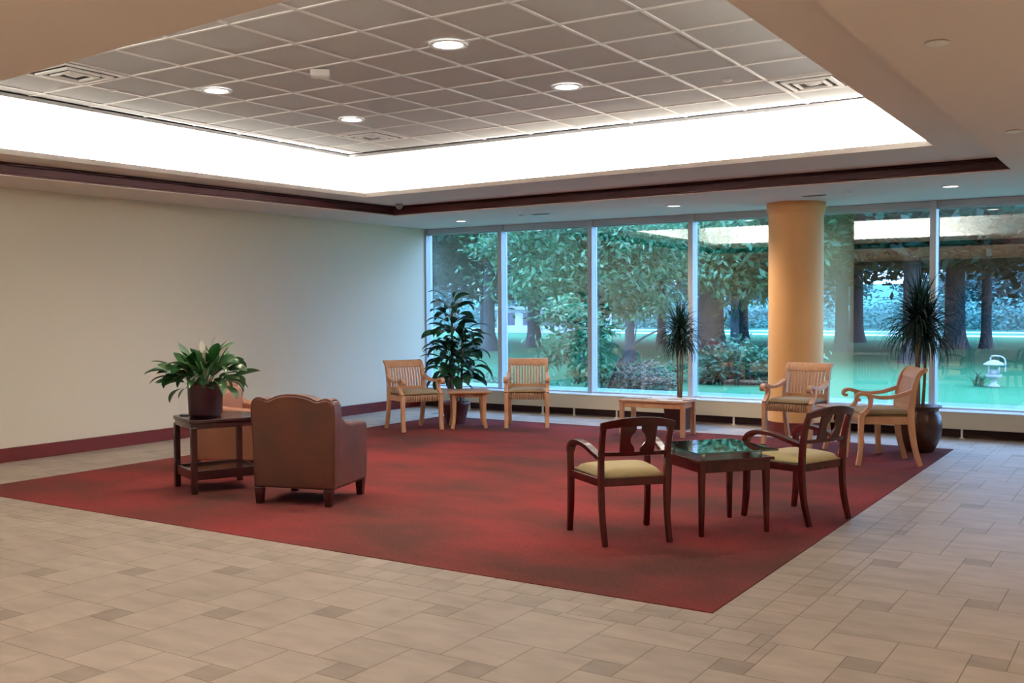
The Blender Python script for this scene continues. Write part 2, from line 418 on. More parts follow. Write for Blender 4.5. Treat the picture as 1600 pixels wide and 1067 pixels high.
# band of gypsum round the tiles with a small lip
Ao = [(1.36, -3.356), (8.319, -3.356), (8.319, -9.502), (1.36, -9.502)]
struct(MB().ring(Wo, Aq, 3.445, 3.50).build('ceiling', mat('band_shaded_paint', (.45, .45, .44), .8)))  # paint darkened to imitate weaker cove light on the band
struct(MB().ring(Ao, Aq, 3.415, 3.47).build('trim_3', mat('edge_trim', (.30, .29, .28), .6)))
# suspended tiles and their grid
ct = MB().box(Aq[0][0]-.01, Aq[1][0]+.01, Aq[2][1]-.01, Aq[0][1]+.01, 3.458, 3.49, 0)
T = .6096
gx = [2.198+T*i for i in range(-1, 11)]; gy = [-3.970-T*i for i in range(0, 10)]
for x in gx: ct.box(x-.012, x+.012, Aq[2][1], Aq[0][1], 3.449, 3.460, 1)
for y in gy: ct.box(Aq[0][0], Aq[1][0], y-.012, y+.012, 3.4495, 3.4605, 1)
struct(ct.build('ceiling', [tile_c, grid_m]))
struct(MB().box(-.15, 14.15, -17.15, .15, 3.6, 3.7).build('roof', concrete_m))

# ceiling fittings
def downlight(x, y, z, r, power, label, group, spot=1.0):
    e = empty('downlight', (x, y, z), 0, label, 'ceiling light', group)
    MB().lathe([(r*.86, .0), (r*.86, -.006), (r*1.12, -.012), (r*1.14, -.008), (r*1.14, 0)], 32, cap=False).build('trim_ring', white_m, e, smooth=True)
    MB().lathe([(.001, -.004), (r*.86, -.004), (r*.86, -.001), (.001, -.001)], 32).build('lens', lens_m, e)
    light('bulb', 'SPOT', (0, 0, -.03), power, WARM, e, spot_size=2.6, spot_blend=.8, shadow_soft_size=r)
    return e
DL = 'round downlights in the tiled ceiling'
downlight(5.55, -7.02, 3.449, .125, 120, 'round downlight in the ceiling tiles nearest the camera, brightest of the four', DL)
downlight(5.56, -5.30, 3.449, .115, 115, 'round downlight in the ceiling tiles towards the right windows', DL)
downlight(2.95, -6.87, 3.449, .115, 115, 'round downlight in the ceiling tiles nearest the left wall', DL)
downlight(3.00, -5.17, 3.449, .115, 115, 'round downlight near the corner diffuser over the broad-leaved plant', DL)
DS = 'small downlights in the soffit along the windows'
downlight(1.40, -1.02, H, .085, 8, 'small downlight in the soffit near the left corner above the leafy plant', DS)
downlight(4.80, -1.28, H, .085, 135, 'small downlight in the soffit left of the orange column', DS)
downlight(8.02, -1.50, H, .085, 35, 'small downlight in the soffit at the right, above the right-hand windows', DS)
FILL = 'added unseen fill lights in the soffit'  # out-of-view lamps added to brighten the near and right side of the room
for i, (x, y) in enumerate([(2.5, -12.2), (6.0, -12.4), (9.4, -13.8), (12.2, -11.6), (12.2, -8.2), (12.2, -5.0), (4.5, -14.5), (12.2, -14.5)]):
    downlight(x, y, H, .1, 265 if x > 9 else 200, 'added unseen fill light in the plain soffit beyond the tiled tray', FILL)

def diffuser(x, y, label):
    e = empty('air_diffuser', (x, y, 3.449), 0, label, 'air vent', 'square diffusers in the tiled ceiling')
    m = MB()
    for a, b, z0, z1 in ((.295, .255, -.012, 0), (.215, .175, -.022, -.006), (.135, .105, -.026, -.010)):
        m.ring([(-a, -a), (a, -a), (a, a), (-a, a)], [(-b, -b), (b, -b), (b, b), (-b, b)], z0, z1)
    m.build('vane', white_m, e, bevel=.004)
    MB().hexa([(-.03, -.03, -.02), (.03, -.03, -.02), (.03, .03, -.02), (-.03, .03, -.02)], [(-.075, -.075, 0), (.075, -.075, 0), (.075, .075, 0), (-.075, .075, 0)]).build('centre_plate', white_m, e, bevel=.003)
    MB().box(-.29, .29, -.29, .29, -.003, .004).build('backing', vent_dark, e)
diffuser(2.198+T*.5-.01, -3.970-T*6.5, 'square air diffuser in the tiled ceiling at the upper left')
diffuser(2.198+T*.5, -3.970-T*.0+T*-.5+.0, 'square air diffuser in the tiled ceiling near the cove corner')
diffuser(2.198+T*8.5, -3.970-T*.5, 'square air diffuser at the right end of the tiled ceiling')
def head(x, y, z, label, name='sprinkler_plate', r=.04):
    o = MB().lathe([(r*.8, 0), (r, -.004), (r, -.010), (r*.6, -.016), (.001, -.017)], 24).build(name, white_m if name != 'ceiling_camera' else grey_m, smooth=True)
    o.location = (x, y, z); tag(o, label, 'sprinkler' if name == 'sprinkler_plate' else 'camera', 'round plates on the ceiling')
    return o
head(2.22, -7.37, 3.456, 'small round sprinkler plate in the tiled ceiling at the far left')
head(2.31, -4.5, 3.456, 'small round sprinkler plate beside the corner diffuser')
head(6.80, -4.75, 3.456, 'small round sprinkler plate in the tiles towards the right')
head(9.02, -7.87, H, 'flush round plate on the right soffit near the top edge', r=.055)
head(9.01, -4.92, H, 'flush round plate on the right soffit close to the windows', r=.055)
head(6.98, -1.56, H, 'small round sprinkler plate on the soffit right of the column', r=.035)
head(2.58, -1.28, H, 'small round sprinkler plate on the soffit over the second window', r=.035)
o = MB().box(-.075, .075, -.055, .055, -.05, 0).box(-.06, .06, -.045, .045, -.058, -.05).build('smoke_detector', white_m, bevel=.006)
o.location = (4.22, -6.93, 3.449); o.rotation_euler = (0, 0, .7); tag(o, 'white boxy detector on the ceiling tiles', 'detector')
def slot_vent(x, y, label):
    e = empty('slot_vent', (x, y, H), 0, label, 'air vent', 'vents in the window soffit')
    MB().box(-.16, .16, -.07, .07, -.006, 0).build('frame', white_m, e, bevel=.002)
    MB().box(-.13, .13, -.045, -.01, -.008, -.003).box(-.13, .13, .01, .045, -.008, -.003).build('slot', vent_dark, e)
slot_vent(2.89, -1.29, 'slim rectangular vent in the soffit above the second window')
slot_vent(6.58, -1.45, 'slim rectangular vent in the soffit just in front of the column')
o = MB().lathe([(.05, 0), (.05, -.02), (.042, -.05), (.022, -.07), (.001, -.075)], 20).build('dome_camera', grey_m, smooth=True)
o.location = (1.38, -2.40, ZL); tag(o, 'small grey security dome at the corner of the mahogany ceiling band', 'camera')

# windows
MX = [0.03, 1.43, 2.97, 4.51, 6.05, 7.59, 9.13, 10.67]
for i in range(7):
    x0, x1 = MX[i], MX[i+1]
    m = MB()
    if i == 0: m.box(0, .03, -.05, .10, .306, 2.79)
    m.box(x1-.035, x1+.035, -.07, .10, .306, 2.79)                     # mullion at the right side of this window
    a = x0+(.035 if i else 0); b = x1-.035
    m.box(a, b, -.02, .10, .306, .330).box(a, b, -.03, .10, 2.71, 2.79).box(a, b, .03, .07, 2.695, 2.71)
    f = struct(m.build('window_%d' % (i+1), alu_m, bevel=.003))
    p = MB().box(a, b, .045, .055, .328, 2.70).build('pane', pane_m, f)
# radiator cover in front of the windows
rc = empty('radiator_cover', (0, 0, 0), 0, 'long low cream radiator cover running under all the windows', 'radiator cover')
MB().box(.02, 13.9, -.30, -.27, .11, .300).build('front_panel', cover_m, rc, bevel=.004)
MB().box(.02, 13.9, -.305, 0, .300, .312).build('top_shelf', mat('cover_top_daylit', (.78, .84, .86), .25, .6), rc, bevel=.003)  # bright bluish colour stands in for window light on the shelf
MB().box(.02, 13.9, -.10, -.005, 0, .300).build('back_panel', dark_m, rc)
for x in (1.0, 2.30, 2.82, 3.5, 5.2, 7.96, 9.4):
    MB().box(x-.012, x+.012, -.275, -.255, 0, .11).box(x-.03, x+.03, -.285, -.245, 0, .008).build('foot', white_m, rc)

struct(MB().box(-.15, 14.15, .15, .98, .10, .30).box(-.15, 14.15, .15, .9, -.4, .10).build('trim_2', mat('exterior_ledge', (.15, .31, .30), .8)))
# column
co = struct(MB().lathe([(.325, 0), (.325, 2.73)], 64, cap=False).build('column', column_m, smooth=True), 'round orange painted column before the windows')
co['category'] = 'column'
co.location = (6.13, -.66, 0)
MB().lathe([(.325, 2.66), (.335, 2.665), (.338, 2.70), (.350, 2.72), (.350, H), (.30, H)], 64, cap=False).build('capital', column_m, co, smooth=True)
MB().lathe([(.328, .15), (.345, .15), (.345, 0)], 64, cap=False).build('base_ring', base_m, co, bevel=.003)

# ================================================================ FURNITURE
# ---- teak armchair
def make_teak():
    r = empty('teak_armchair', (0, 0, 0))
    for s in (-1, 1):
        m = MB().ribbon([(-.255, .455), (-.26, .30), (-.262, .15), (-.285, 0)], [.055, .05, .042, .045], s*.265-.025, s*.265+.025)
        m.build('leg', teak_m, r, bevel=.006)
        m = MB().ribbon([(.315, 0), (.265, .16), (.235, .32), (.225, .46), (.235, .60), (.262, .74), (.295, .82), (.345, .865), (.375, .862)],
                        [.045, .048, .058, .062, .055, .050, .045, .035, .03], s*.245-.022, s*.245+.022)
        m.build('leg', teak_m, r, bevel=.006)
    m = MB().box(-.245, -.215, -.24, .22, .375, .445).box(.215, .245, -.24, .22, .375, .445).box(-.24, .24, .205, .235, .375, .445)
    m.build('seat_frame', teak_m, r, bevel=.004)
    m = MB()
    for i in range(14):
        x = -.222+i*.0342
        m.ribbon([(.20, .452), (0, .448), (-.22, .452), (-.262, .44), (-.272, .41), (-.265, .375)], .014, x-.0145, x+.0145, tone=i)
    m.build('seat_slats', stripe_m, r, bevel=.002)
    # cushion
    c = cushion(.245, .245, .235, .455, .045, .012); c.xform(lambda x, y, z: (x, y-.02, z)); c.build('cushion', cush_m, r, smooth=True)
    # back rest
    m = MB()
    prof = lambda z: (.225 if z < .5 else .225+(z-.5)**1.5*.37)
    m.box(-.225, .225, .205, .235, .495, .545)
    st = len(m.v)
    for i in range(11):
        x = -.19+i*.038
        m.ribbon([(.222, .53), (.232, .62), (.255, .72), (.285, .80)], .014, x-.0125, x+.0125)
    m.ribbon([(.283, .79), (.298, .82), (.325, .85), (.352, .866), (.378, .862)], [.026, .03, .032, .03, .028], -.225, .225)
    m.build('backrest', teak_m, r, bevel=.004)
    for s in (-1, 1):
        m = MB().ribbon([(.245, .685), (.16, .655), (.05, .628), (-.08, .622), (-.18, .640), (-.255, .655), (-.30, .640), (-.305, .612), (-.285, .598), (-.268, .608)],
                        [.035, .034, .032, .030, .030, .032, .032, .028, .024, .018], -.026, .026)
        m.ribbon([(-.175, .632), (-.168, .585), (-.185, .53), (-.225, .485), (-.262, .455)], [.045, .038, .036, .040, .05], -.022, .022)
        m.xform(lambda x, y, z, s=s: (s*(.270-.02*max(0, y)/.25)+x, y, z))
        m.build('arm', teak_m, r, bevel=.005)
    return r
def cushion(hwf, hwb, hd, z0, th, crown, n=14):
    m = MB(); V = []
    def pt(u, v, top):
        y = v*hd; hw = hwf+(hwb-hwf)*(v+1)/2; x = u*hw
        e = (1-abs(u)**5)*(1-abs(v)**5)
        if top: return (x, y, z0+th*.55+th*.45*min(1, e*3)+crown*e)
        return (x, y, z0+th*.3*(1-min(1, e*4)))
    for top in (1, 0):
        for j in range(n+1):
            for i in range(n+1): V.append(pt(-1+2*i/n, -1+2*j/n, top))
    N = n+1; F = []
    for t in (0, N*N):
        for j in range(n):
            for i in range(n): F.append((t+j*N+i, t+j*N+i+1, t+(j+1)*N+i+1, t+(j+1)*N+i))
    ring = [i for i in range(N)]+[j*N+n for j in range(1, N)]+[n*N+i for i in range(n-1, -1, -1)]+[j*N for j in range(n-1, 0, -1)]
    for a in range(len(ring)):
        b = (a+1) % len(ring); F.append((ring[a], ring[b], N*N+ring[b], N*N+ring[a]))
    return m.add(V, F)
teak = make_teak()
spots = [  # centre of the four feet, facing, scale, label
    ((1.88, -2.77), (.42, -.22), .985, 'teak slatted armchair with tan cushion beside the left wall, left of the leafy plant'),
    ((2.96, -1.76), (.25, -.44), .985, 'teak slatted armchair with tan cushion seen head-on in front of the second window'),
    ((6.47, -1.70), (-.06, -.50), 1.01, 'teak slatted armchair with tan cushion in front of the orange column'),
    ((7.585, -2.635), (-.89, -.45), (1.04, .97, 1.06), 'teak slatted armchair seen side-on before the big brown urn')]
for i, (c, f, s, lb) in enumerate(spots):
    o = teak if i == 0 else copy_tree(teak)
    o.location = (c[0], c[1], FZ+.004); o.rotation_euler = (0, 0, face(*f)); o.scale = s if isinstance(s, tuple) else (s, s, s)
    tag(o, lb, 'chair', 'teak armchairs by the windows')

# ---- teak side tables
def make_side():
    r = empty('side_table', (0, 0, 0))
    MB().box(-.28, .28, -.28, .28, .452, .478).build('tabletop', teak_top_m, r, bevel=.008)
    m = MB()
    for a in (0, 1, 2, 3):
        st = len(m.v)
        m.ribbon([(-.19, .395), (-.12, .412), (0, .416), (.12, .412), (.19, .395)], [.05, .062, .066, .062, .05], -.20, -.185, axis='y')
        m.xform(lambda x, y, z, a=a: (x*math.cos(a*PI/2)-y*math.sin(a*PI/2), x*math.sin(a*PI/2)+y*math.cos(a*PI/2), z+.015), st)
    m.build('apron', teak_m, r, bevel=.003)
    for sx in (-1, 1):
        for sy in (-1, 1):
            MB().ribbon([(sx*.195, .452), (sx*.190, .30), (sx*.195, .12), (sx*.215, 0)], [.062, .052, .042, .046], sy*.19-.024, sy*.19+.024, axis='y').build('leg', teak_m, r, bevel=.005)
    return r
st1 = make_side(); st2 = copy_tree(st1)
st1.location = (2.34, -2.22, FZ+.003); st1.rotation_euler = (0, 0, .69)
tag(st1, 'small square teak side table in front of the broad-leaved plant', 'table', 'square teak side tables')
st2.location = (7.15, -2.00, FZ+.003); st2.rotation_euler = (0, 0, .70)
tag(st2, 'small square teak side table half hidden behind the cherry chair, between two teak armchairs', 'table', 'square teak side tables')
pl = MB().box(-.05, .05, -.002, 0, -.008, .008).build('name_plate', white_m, st1); pl.location = (0, -.2015, .43)
# ---- low teak coffee table with magazines
ctb = empty('coffee_table', (4.765, -1.69, FZ), math.radians(4), 'low rectangular teak coffee table with magazines before the third window', 'table')
MB().box(-.42, .42, -.22, .22, .40, .424).build('tabletop', teak_top_m, ctb, bevel=.006)
MB().box(-.385, .385, -.195, -.175, .335, .40).box(-.385, .385, .175, .195, .335, .40).box(-.385, -.365, -.19, .19, .335, .40).box(.365, .385, -.19, .19, .335, .40).build('apron', teak_m, ctb, bevel=.003)
for sx in (-1, 1):
    for sy in (-1, 1): MB().box(sx*.385-.026, sx*.385+.026, sy*.187-.026, sy*.187+.026, 0, .40).build('leg', teak_m, ctb, bevel=.005)
def magazine(x, y, z, rz, m, label, n=1):
    o = MB().box(-.14, .14, -.105, .105, 0, .006*n, 0).box(-.137, .139, -.102, .102, .0008, .006*n-.0008, 0)
    o = o.build('magazine', m, bevel=.001); o.location = (x, y, z); o.rotation_euler = (0, 0, rz)
    tag(o, label, 'magazine', 'magazines on the tables')
ZT = FZ+.424
magazine(4.50, -1.66, ZT, .15, paper2_m, 'bluish magazine at the left end of the low teak coffee table', 2)
magazine(4.74, -1.62, ZT, -.2, paper_m, 'pale magazine in the middle of the low teak coffee table')
magazine(4.98, -1.78, ZT, .3, paper_m, 'pale magazine near the front right corner of the low teak coffee table')
magazine(5.04, -1.58, ZT+.0062, -.1, paper3_m, 'brownish magazine at the right end of the low teak coffee table', 1)
magazine(7.25, -1.95, FZ+.481, .5, paper_m, 'white magazine on the half-hidden teak side table')

# ---- cherry guest chair
def make_cherry():
    r = empty('guest_chair', (0, 0, 0))
    for s in (-1, 1):
        # front leg sweeping up and back into the arm
        m = MB().ribbon([(-.262, 0), (-.242, .18), (-.238, .36), (-.245, .50), (-.238, .575), (-.19, .618), (-.11, .632), (0, .622), (.11, .592), (.222, .560)],
                        [.030, .040, .044, .042, .042, .038, .034, .032, .032, .034], -.02, .02, smooth=8)
        m.xform(lambda x, y, z, s=s: (s*(.285-.055*max(0, (y+.24))/.46)+x*(1+.3*(z > .55)), y, z))
        m.build('leg', dark_wood, r, bevel=.006)
        m = MB().ribbon([(.275, 0), (.232, .16), (.215, .32), (.215, .45), (.225, .58), (.25, .70), (.285, .795)],
                        [.032, .040, .046, .046, .042, .036, .030], -.018, .018, smooth=8)
        m.xform(lambda x, y, z, s=s: (s*(.225+.012*z)+x, y, z))
        m.build('leg', dark_wood, r, bevel=.006)
    m = MB()
    m.hexa([(-.275, -.255, .375), (.275, -.255, .375), (.275, -.232, .375), (-.275, -.232, .375)], [(-.275, -.255, .428), (.275, -.255, .428), (.275, -.232, .428), (-.275, -.232, .428)])
    m.box(-.22, .22, .20, .222, .375, .428)
    for s in (-1, 1):
        m.hexa([(s*.285-.011, -.24, .375), (s*.285+.011, -.24, .375), (s*.232+.011, .215, .375), (s*.232-.011, .215, .375)],
               [(s*.285-.011, -.24, .428), (s*.285+.011, -.24, .428), (s*.232+.011, .215, .428), (s*.232-.011, .215, .428)])
    m.build('seat_frame', dark_wood, r, bevel=.004)
    c = cushion(.262, .212, .222, .415, .045, .028); c.xform(lambda x, y, z: (x, y-.012, z)); c.build('seat', cream_m, r, smooth=True)
    yb = lambda z: .225+(z-.58)*.27
    # crest rail: arched on top, bowed backwards
    m = MB(); n = 16; vs = []; fs = []
    for i in range(n+1):
        u = -1+2*i/n; x = u*.258; bow = .030*(1-u*u)
        zt = .800+.036*(1-u*u); zb = .752+.022*(1-u*u)
        if abs(u) > .85: zb += .0
        for z, off in ((zb, -.012), (zt, -.014), (zt, .014), (zb, .012)): vs.append((x, yb(z)+bow+off, z))
    for i in range(n):
        for j in range(4): fs.append((4*i+j, 4*i+(j+1) % 4, 4*i+4+(j+1) % 4, 4*i+4+j))
    fs += [(0, 1, 2, 3), (4*n+3, 4*n+2, 4*n+1, 4*n)]
    m.add(vs, fs); m.build('crest_rail', dark_wood, r, bevel=.005)
    m = MB(); vs = []; fs = []
    for i in range(n+1):
        u = -1+2*i/n; x = u*.225; bow = .026*(1-u*u)
        for z, off in ((.575, -.011), (.603, -.011), (.603, .013), (.575, .013)): vs.append((x, yb(z)+bow+off, z))
    for i in range(n):
        for j in range(4): fs.append((4*i+j, 4*i+(j+1) % 4, 4*i+4+(j+1) % 4, 4*i+4+j))
    fs += [(0, 1, 2, 3), (4*n+3, 4*n+2, 4*n+1, 4*n)]
    m.add(vs, fs); m.build('lower_rail', dark_wood, r, bevel=.004)
    for s in (-1, 1):
        inner = [(.020, .775), (.020, .755), (.026, .735), (.046, .715), (.054, .690), (.050, .665), (.034, .645), (.022, .628), (.020, .600)]
        poly = [(.118, .60), (.125, .775)]+inner
        m = MB().prism([(s*x, z) for x, z in poly], -.008, .008)
        m.xform(lambda x, y, z: (x, yb(z)+.028-.1*x*x+y, z)); m.build('splat', dark_wood, r)
    return r
ch = make_cherry(); ch2 = copy_tree(ch)
ch.location = (6.868, -6.88, FZ+.003); ch.rotation_euler = (0, 0, face(-.74, .67))
tag(ch, 'dark cherry guest chair with cream seat, its back to us, left of the glass-topped table', 'chair', 'cherry guest chairs')
ch2.location = (7.69, -5.66, FZ+.003); ch2.rotation_euler = (0, 0, face(-.93, .36))
tag(ch2, 'dark cherry guest chair with cream seat, right of the glass-topped table', 'chair', 'cherry guest chairs')

# ---- cherry table with glass top
gt = empty('end_table', (7.305, -6.29, FZ), math.radians(50.5), 'dark cherry square end table with tapered legs between the two guest chairs', 'table')
MB().box(-.29, .29, -.29, .29, .500, .520).build('tabletop', dark_wood, gt, bevel=.005)
MB().ring([(-.265, -.265), (.265, -.265), (.265, .265), (-.265, .265)], [(-.243, -.243), (.243, -.243), (.243, .243), (-.243, .243)], .43, .500).build('apron', dark_wood, gt, bevel=.003)
for sx in (-1, 1):
    for sy in (-1, 1):
        a, b = .022, .014; X, Y = sx*.245, sy*.245; X2, Y2 = sx*.250, sy*.250
        MB().hexa([(X2-b, Y2-b, 0), (X2+b, Y2-b, 0), (X2+b, Y2+b, 0), (X2-b, Y2+b, 0)], [(X-a, Y-a, .5), (X+a, Y-a, .5), (X+a, Y+a, .5), (X-a, Y+a, .5)]).build('leg', dark_wood, gt, bevel=.004)
        MB().lathe([(.012, .520), (.012, .563)], 16, (sx*.22, sy*.22)).build('glass_spacer', white_m, gt, smooth=True)
g = MB().box(-.305, .305, -.305, .305, .563, .573, 0)
for i, (x0, x1, y0, y1) in enumerate([(-.307, .307, -.307, -.305), (-.307, .307, .305, .307), (-.307, -.305, -.305, .305), (.305, .307, -.305, .305)]): g.box(x0, x1, y0, y1, .563, .573, 1)
g.build('glass_top', [gtop_m, gedge_m], gt)['label'] = 'clear greenish glass plate on spacers'

# ---- leather club chairs
def make_club(lm, full=True):
    r = empty('club_chair', (0, 0, 0))
    # back with a three-lobed camel top, outline in x,z
    top = [(-.36, .13), (-.37, .45), (-.378, .70), (-.375, .775), (-.362, .822), (-.325, .848), (-.28, .847), (-.235, .832), (-.205, .836), (-.14, .862), (-.06, .876), (0, .879)]
    poly = top+[(-x, z) for x, z in top[-2::-1]]
    m = MB(); m.prism(poly, .15, .325)
    m.xform(lambda x, y, z: (x*(1-.0*(z)), y+.045*max(0, (z-.3)), z))
    m.build('backrest', lm, r, bevel=.03, seg=4)
    # piping along the back edge
    pp = [(x*1.0, .330+.045*max(0, z-.3)-.02, z) for x, z in poly]
    MB().tube(pp, .008, 8, smooth=3).build('piping', lm, r, smooth=True)
    for s in (-1, 1):
        prof = [(.27, .13), (-.36, .13), (-.372, .30), (-.375, .56), (-.365, .60), (-.34, .618), (-.20, .625), (-.02, .635), (.07, .655), (.14, .70), (.20, .77), (.25, .80), (.30, .80)]
        m = MB().prism(prof, s*.235, s*.365, axis='x'); m.build('arm', lm, r, bevel=.028, seg=4)
    MB().box(-.24, .24, -.355, .2, .13, .30).build('seat_base', lm, r, bevel=.02, seg=3)
    c = cushion(.232, .225, .30, .29, .14, .02); c.xform(lambda x, y, z: (x, y-.07, z)); c.build('seat_cushion', lm, r, smooth=True)
    c = MB().box(-.225, .225, .03, .19, .42, .80); c.xform(lambda x, y, z: (x, y+.06*(z-.4), z)); c.build('back_cushion', lm, r, bevel=.05, seg=4)
    for sx in (-1, 1):
        for sy in (-1, 1):
            X, Y = sx*.315, sy*.315; a, b = .036, .026
            MB().hexa([(X-b, Y-b, 0), (X+b, Y-b, 0), (X+b, Y+b, 0), (X-b, Y+b, 0)], [(X-a, Y-a, .135), (X+a, Y-a, .135), (X+a, Y+a, .135), (X-a, Y+a, .135)]).build('leg', dark_wood2, r, bevel=.004)
    return r
c1 = make_club(leather_m); c1.location = (4.10, -6.96, FZ); c1.rotation_euler = (0, 0, face(-.27, .96)); c1.scale = (.96, .90, .99)
tag(c1, 'brown leather club chair with scalloped top, its back to us on the red carpet', 'armchair', 'leather club chairs')
c2 = make_club(leather2_m); c2.location = (2.42, -6.18, FZ); c2.rotation_euler = (0, 0, face(.925, .375)); c2.scale = (.94, .94, .98)
tag(c2, 'tan leather club chair half hidden behind the potted peace lily', 'armchair', 'leather club chairs')

# ---- espresso table: corner rounded top, shelf
dt = empty('lamp_table', (3.02, -6.98, FZ), math.atan2(-.4, .92), 'dark espresso wood lamp table with a lower shelf, under the potted peace lily', 'table')
def rrect(hx, hy, r, n=5):
    P = []
    for cx_, cy_, a0 in ((hx-r, hy-r, 0), (-hx+r, hy-r, 90), (-hx+r, -hy+r, 180), (hx-r, -hy+r, 270)):
        for k in range(n+1):
            a = math.radians(a0+90*k/n); P.append((cx_+r*math.cos(a), cy_+r*math.sin(a)))
    return P
MB().prism(rrect(.275, .31, .05), .592, .622, axis='z').build('tabletop', dark_wood2, dt, bevel=.006)
MB().prism(rrect(.262, .298, .045), .545, .590, axis='z').build('apron', dark_wood2, dt, bevel=.003)
MB().box(-.25, .25, -.285, .285, .155, .175).build('shelf', dark_wood2, dt, bevel=.003)
MB().ring([(-.255, -.29), (.255, -.29), (.255, .29), (-.255, .29)], [(-.235, -.27), (.235, -.27), (.235, .27), (-.235, .27)], .115, .195).build('shelf_apron', dark_wood2, dt, bevel=.004)
for sx in (-1, 1):
    for sy in (-1, 1): MB().box(sx*.242-.025, sx*.242+.025, sy*.277-.025, sy*.277+.025, 0, .56).build('leg', dark_wood2, dt, bevel=.008)

# ================================================================ PLANTS
def blade(mb, base, az, el, length, width, droop, fold=.25, seg=7, tone=.5, shape='oval', stem=0, curl=0, roll=0):
    """one leaf: starts at base heading az / elevation el and bends down by droop radians along its length"""
    p = Vector(base); e = el; vs = []; fs = []
    if stem:
        for k in range(6):
            d = Vector((math.cos(az)*math.cos(e), math.sin(az)*math.cos(e), math.sin(e)))
            q = p+d*(stem/6)
            sd = Vector((-math.sin(az), math.cos(az), 0))*.0035
            k0 = len(mb.v); mb.add([p-sd, p+sd, q+sd, q-sd], [(0, 1, 2, 3)], 0, .6); p = q; e -= droop*.25/6
    side = Vector((-math.sin(az+curl), math.cos(az+curl), 0))
    for k in range(seg+1):
        t = k/seg
        if shape == 'oval': w_ = width*math.sin(PI*min(1, (t*.92+.06)))**.75*(1-.25*t)
        else: w_ = width*(1-t)**.6*(.55+.45*min(1, t*5))
        if k == seg: w_ = width*.02
        d = Vector((math.cos(az)*math.cos(e), math.sin(az)*math.cos(e), math.sin(e)))
        n = side.cross(d).normalized(); n = -n if n.z < 0 else n
        sd2 = side*math.cos(roll)+n*math.sin(roll); n2 = n*math.cos(roll)-side*math.sin(roll)
        vs += [p-sd2*w_/2+n2*w_*fold, p, p+sd2*w_/2+n2*w_*fold]
        p = p+d*length/seg; e -= droop/seg
    for k in range(seg):
        a = 3*k; fs += [(a, a+1, a+4, a+3), (a+1, a+2, a+5, a+4)]
    mb.add(vs, fs, 0, tone)
def pot(r, prof, m, name='pot'):
    return MB().lathe(prof, 40, cap=False).build(name, m, r, smooth=True)
rnd = random.Random(11)
# peace lily
pz = FZ+.622
pl = empty('peace_lily', (2.985, -7.075, pz), 0, 'potted peace lily with white blooms in an aubergine pot on the dark lamp table', 'plant')
pot(pl, [(.001, 0), (.125, 0), (.14, .03), (.148, .28), (.152, .29), (.145, .29), (.14, .25), (.001, .25)], pot_purple)
MB().lathe([(.001, .255), (.141, .25)], 30, cap=False).build('soil', soil_m, pl)
m = MB()
for i in range(92):
    az = i*2.399+rnd.uniform(-.5, .5); f = i/92
    el = 1.40-1.15*f+rnd.uniform(-.25, .3)
    stem = rnd.uniform(.09, .25)*(1.1-.1*f); L = rnd.uniform(.16, .25)
    rr = .08*f
    blade(m, (rr*math.cos(az), rr*math.sin(az), .25), az, el, L, rnd.uniform(.085, .125), rnd.uniform(.2, 1.9), rnd.uniform(.05, .3), tone=rnd.uniform(0, 1)**1.5, stem=stem, curl=rnd.uniform(-.7, .7), roll=rnd.uniform(-.8, .8))
m.build('foliage', spath_m, pl, smooth=True)
for az, el, st in ((2.6, 1.25, .30), (.4, 1.38, .34), (5.6, .95, .30), (0.1, 1.0, .32)):
    m = MB(); blade(m, (0, 0, .25), az, el, .13, .06, .2, .3, stem=st, tone=.7)
    m.build('flower', spathe_m, pl, smooth=True)['label'] = 'white spathe on a thin stalk'
# saucer / paper under the pot
o = MB().lathe([(.001, 0), (.13, 0), (.15, .006), (.148, .009), (.13, .004), (.001, .004)], 32, cap=False).build('saucer', mat('clear_plastic', (.45, .5, .48), .2), smooth=True)
o.location = (2.76, -7.08, pz); o.scale = (.45, .45, 1); o.name = 'coaster'; tag(o, 'small pale coaster at the left of the aubergine pot on the dark table', 'coaster')

# broad-leaved cane plant in the corner
p1 = empty('corn_plant', (1.93, -1.93, FZ), 0, 'tall broad-leaved cane plant in a dark terracotta pot in the window corner', 'plant')
pot(p1, [(.001, 0), (.12, 0), (.13, .02), (.185, .24), (.20, .25), (.20, .29), (.19, .29), (.175, .24), (.001, .24)], pot_terra)
MB().lathe([(.001, .245), (.177, .24)], 30, cap=False).build('soil', soil_m, p1)
canes = [((-.05, .02), 1.50), ((.05, .04), 1.12), ((.0, -.05), .85)]
for (x, y), h in canes:
    MB().tube([(x, y, .2), (x*1.3, y*1.3, h*.5), (x*1.5, y*1.8, h)], [.022, .018, .014], 8).build('cane', cane_m, p1, smooth=True)
m = MB()
for (x, y), h in canes:
    n = int(44*(h-.35)/.9)+8
    for i in range(n):
        z = .55+(h-.50)*i/(n-1)
        az = i*2.399+rnd.uniform(-.4, .4)+x*40
        f = i/(n-1)
        blade(m, (x*1.5, y*1.6, z), az, rnd.uniform(.2, .7)+.6*f, rnd.uniform(.24, .34), rnd.uniform(.10, .14), rnd.uniform(.9, 1.9), .15, tone=rnd.uniform(0, 1), stem=rnd.uniform(.10, .24)*(1.05-.3*f), curl=rnd.uniform(-.5, .5), roll=rnd.uniform(-.6, .6))
m.build('foliage', corn_m, p1, smooth=True)
m = MB()
for i in range(14):
    az = rnd.uniform(0, 6.28); blade(m, (.02, 0, .27+rnd.uniform(0, .12)), az, rnd.uniform(.3, 1.1), rnd.uniform(.12, .2), .035, 1.5, .1, tone=1)
m.build('underplanting', corn_m, p1, smooth=True)

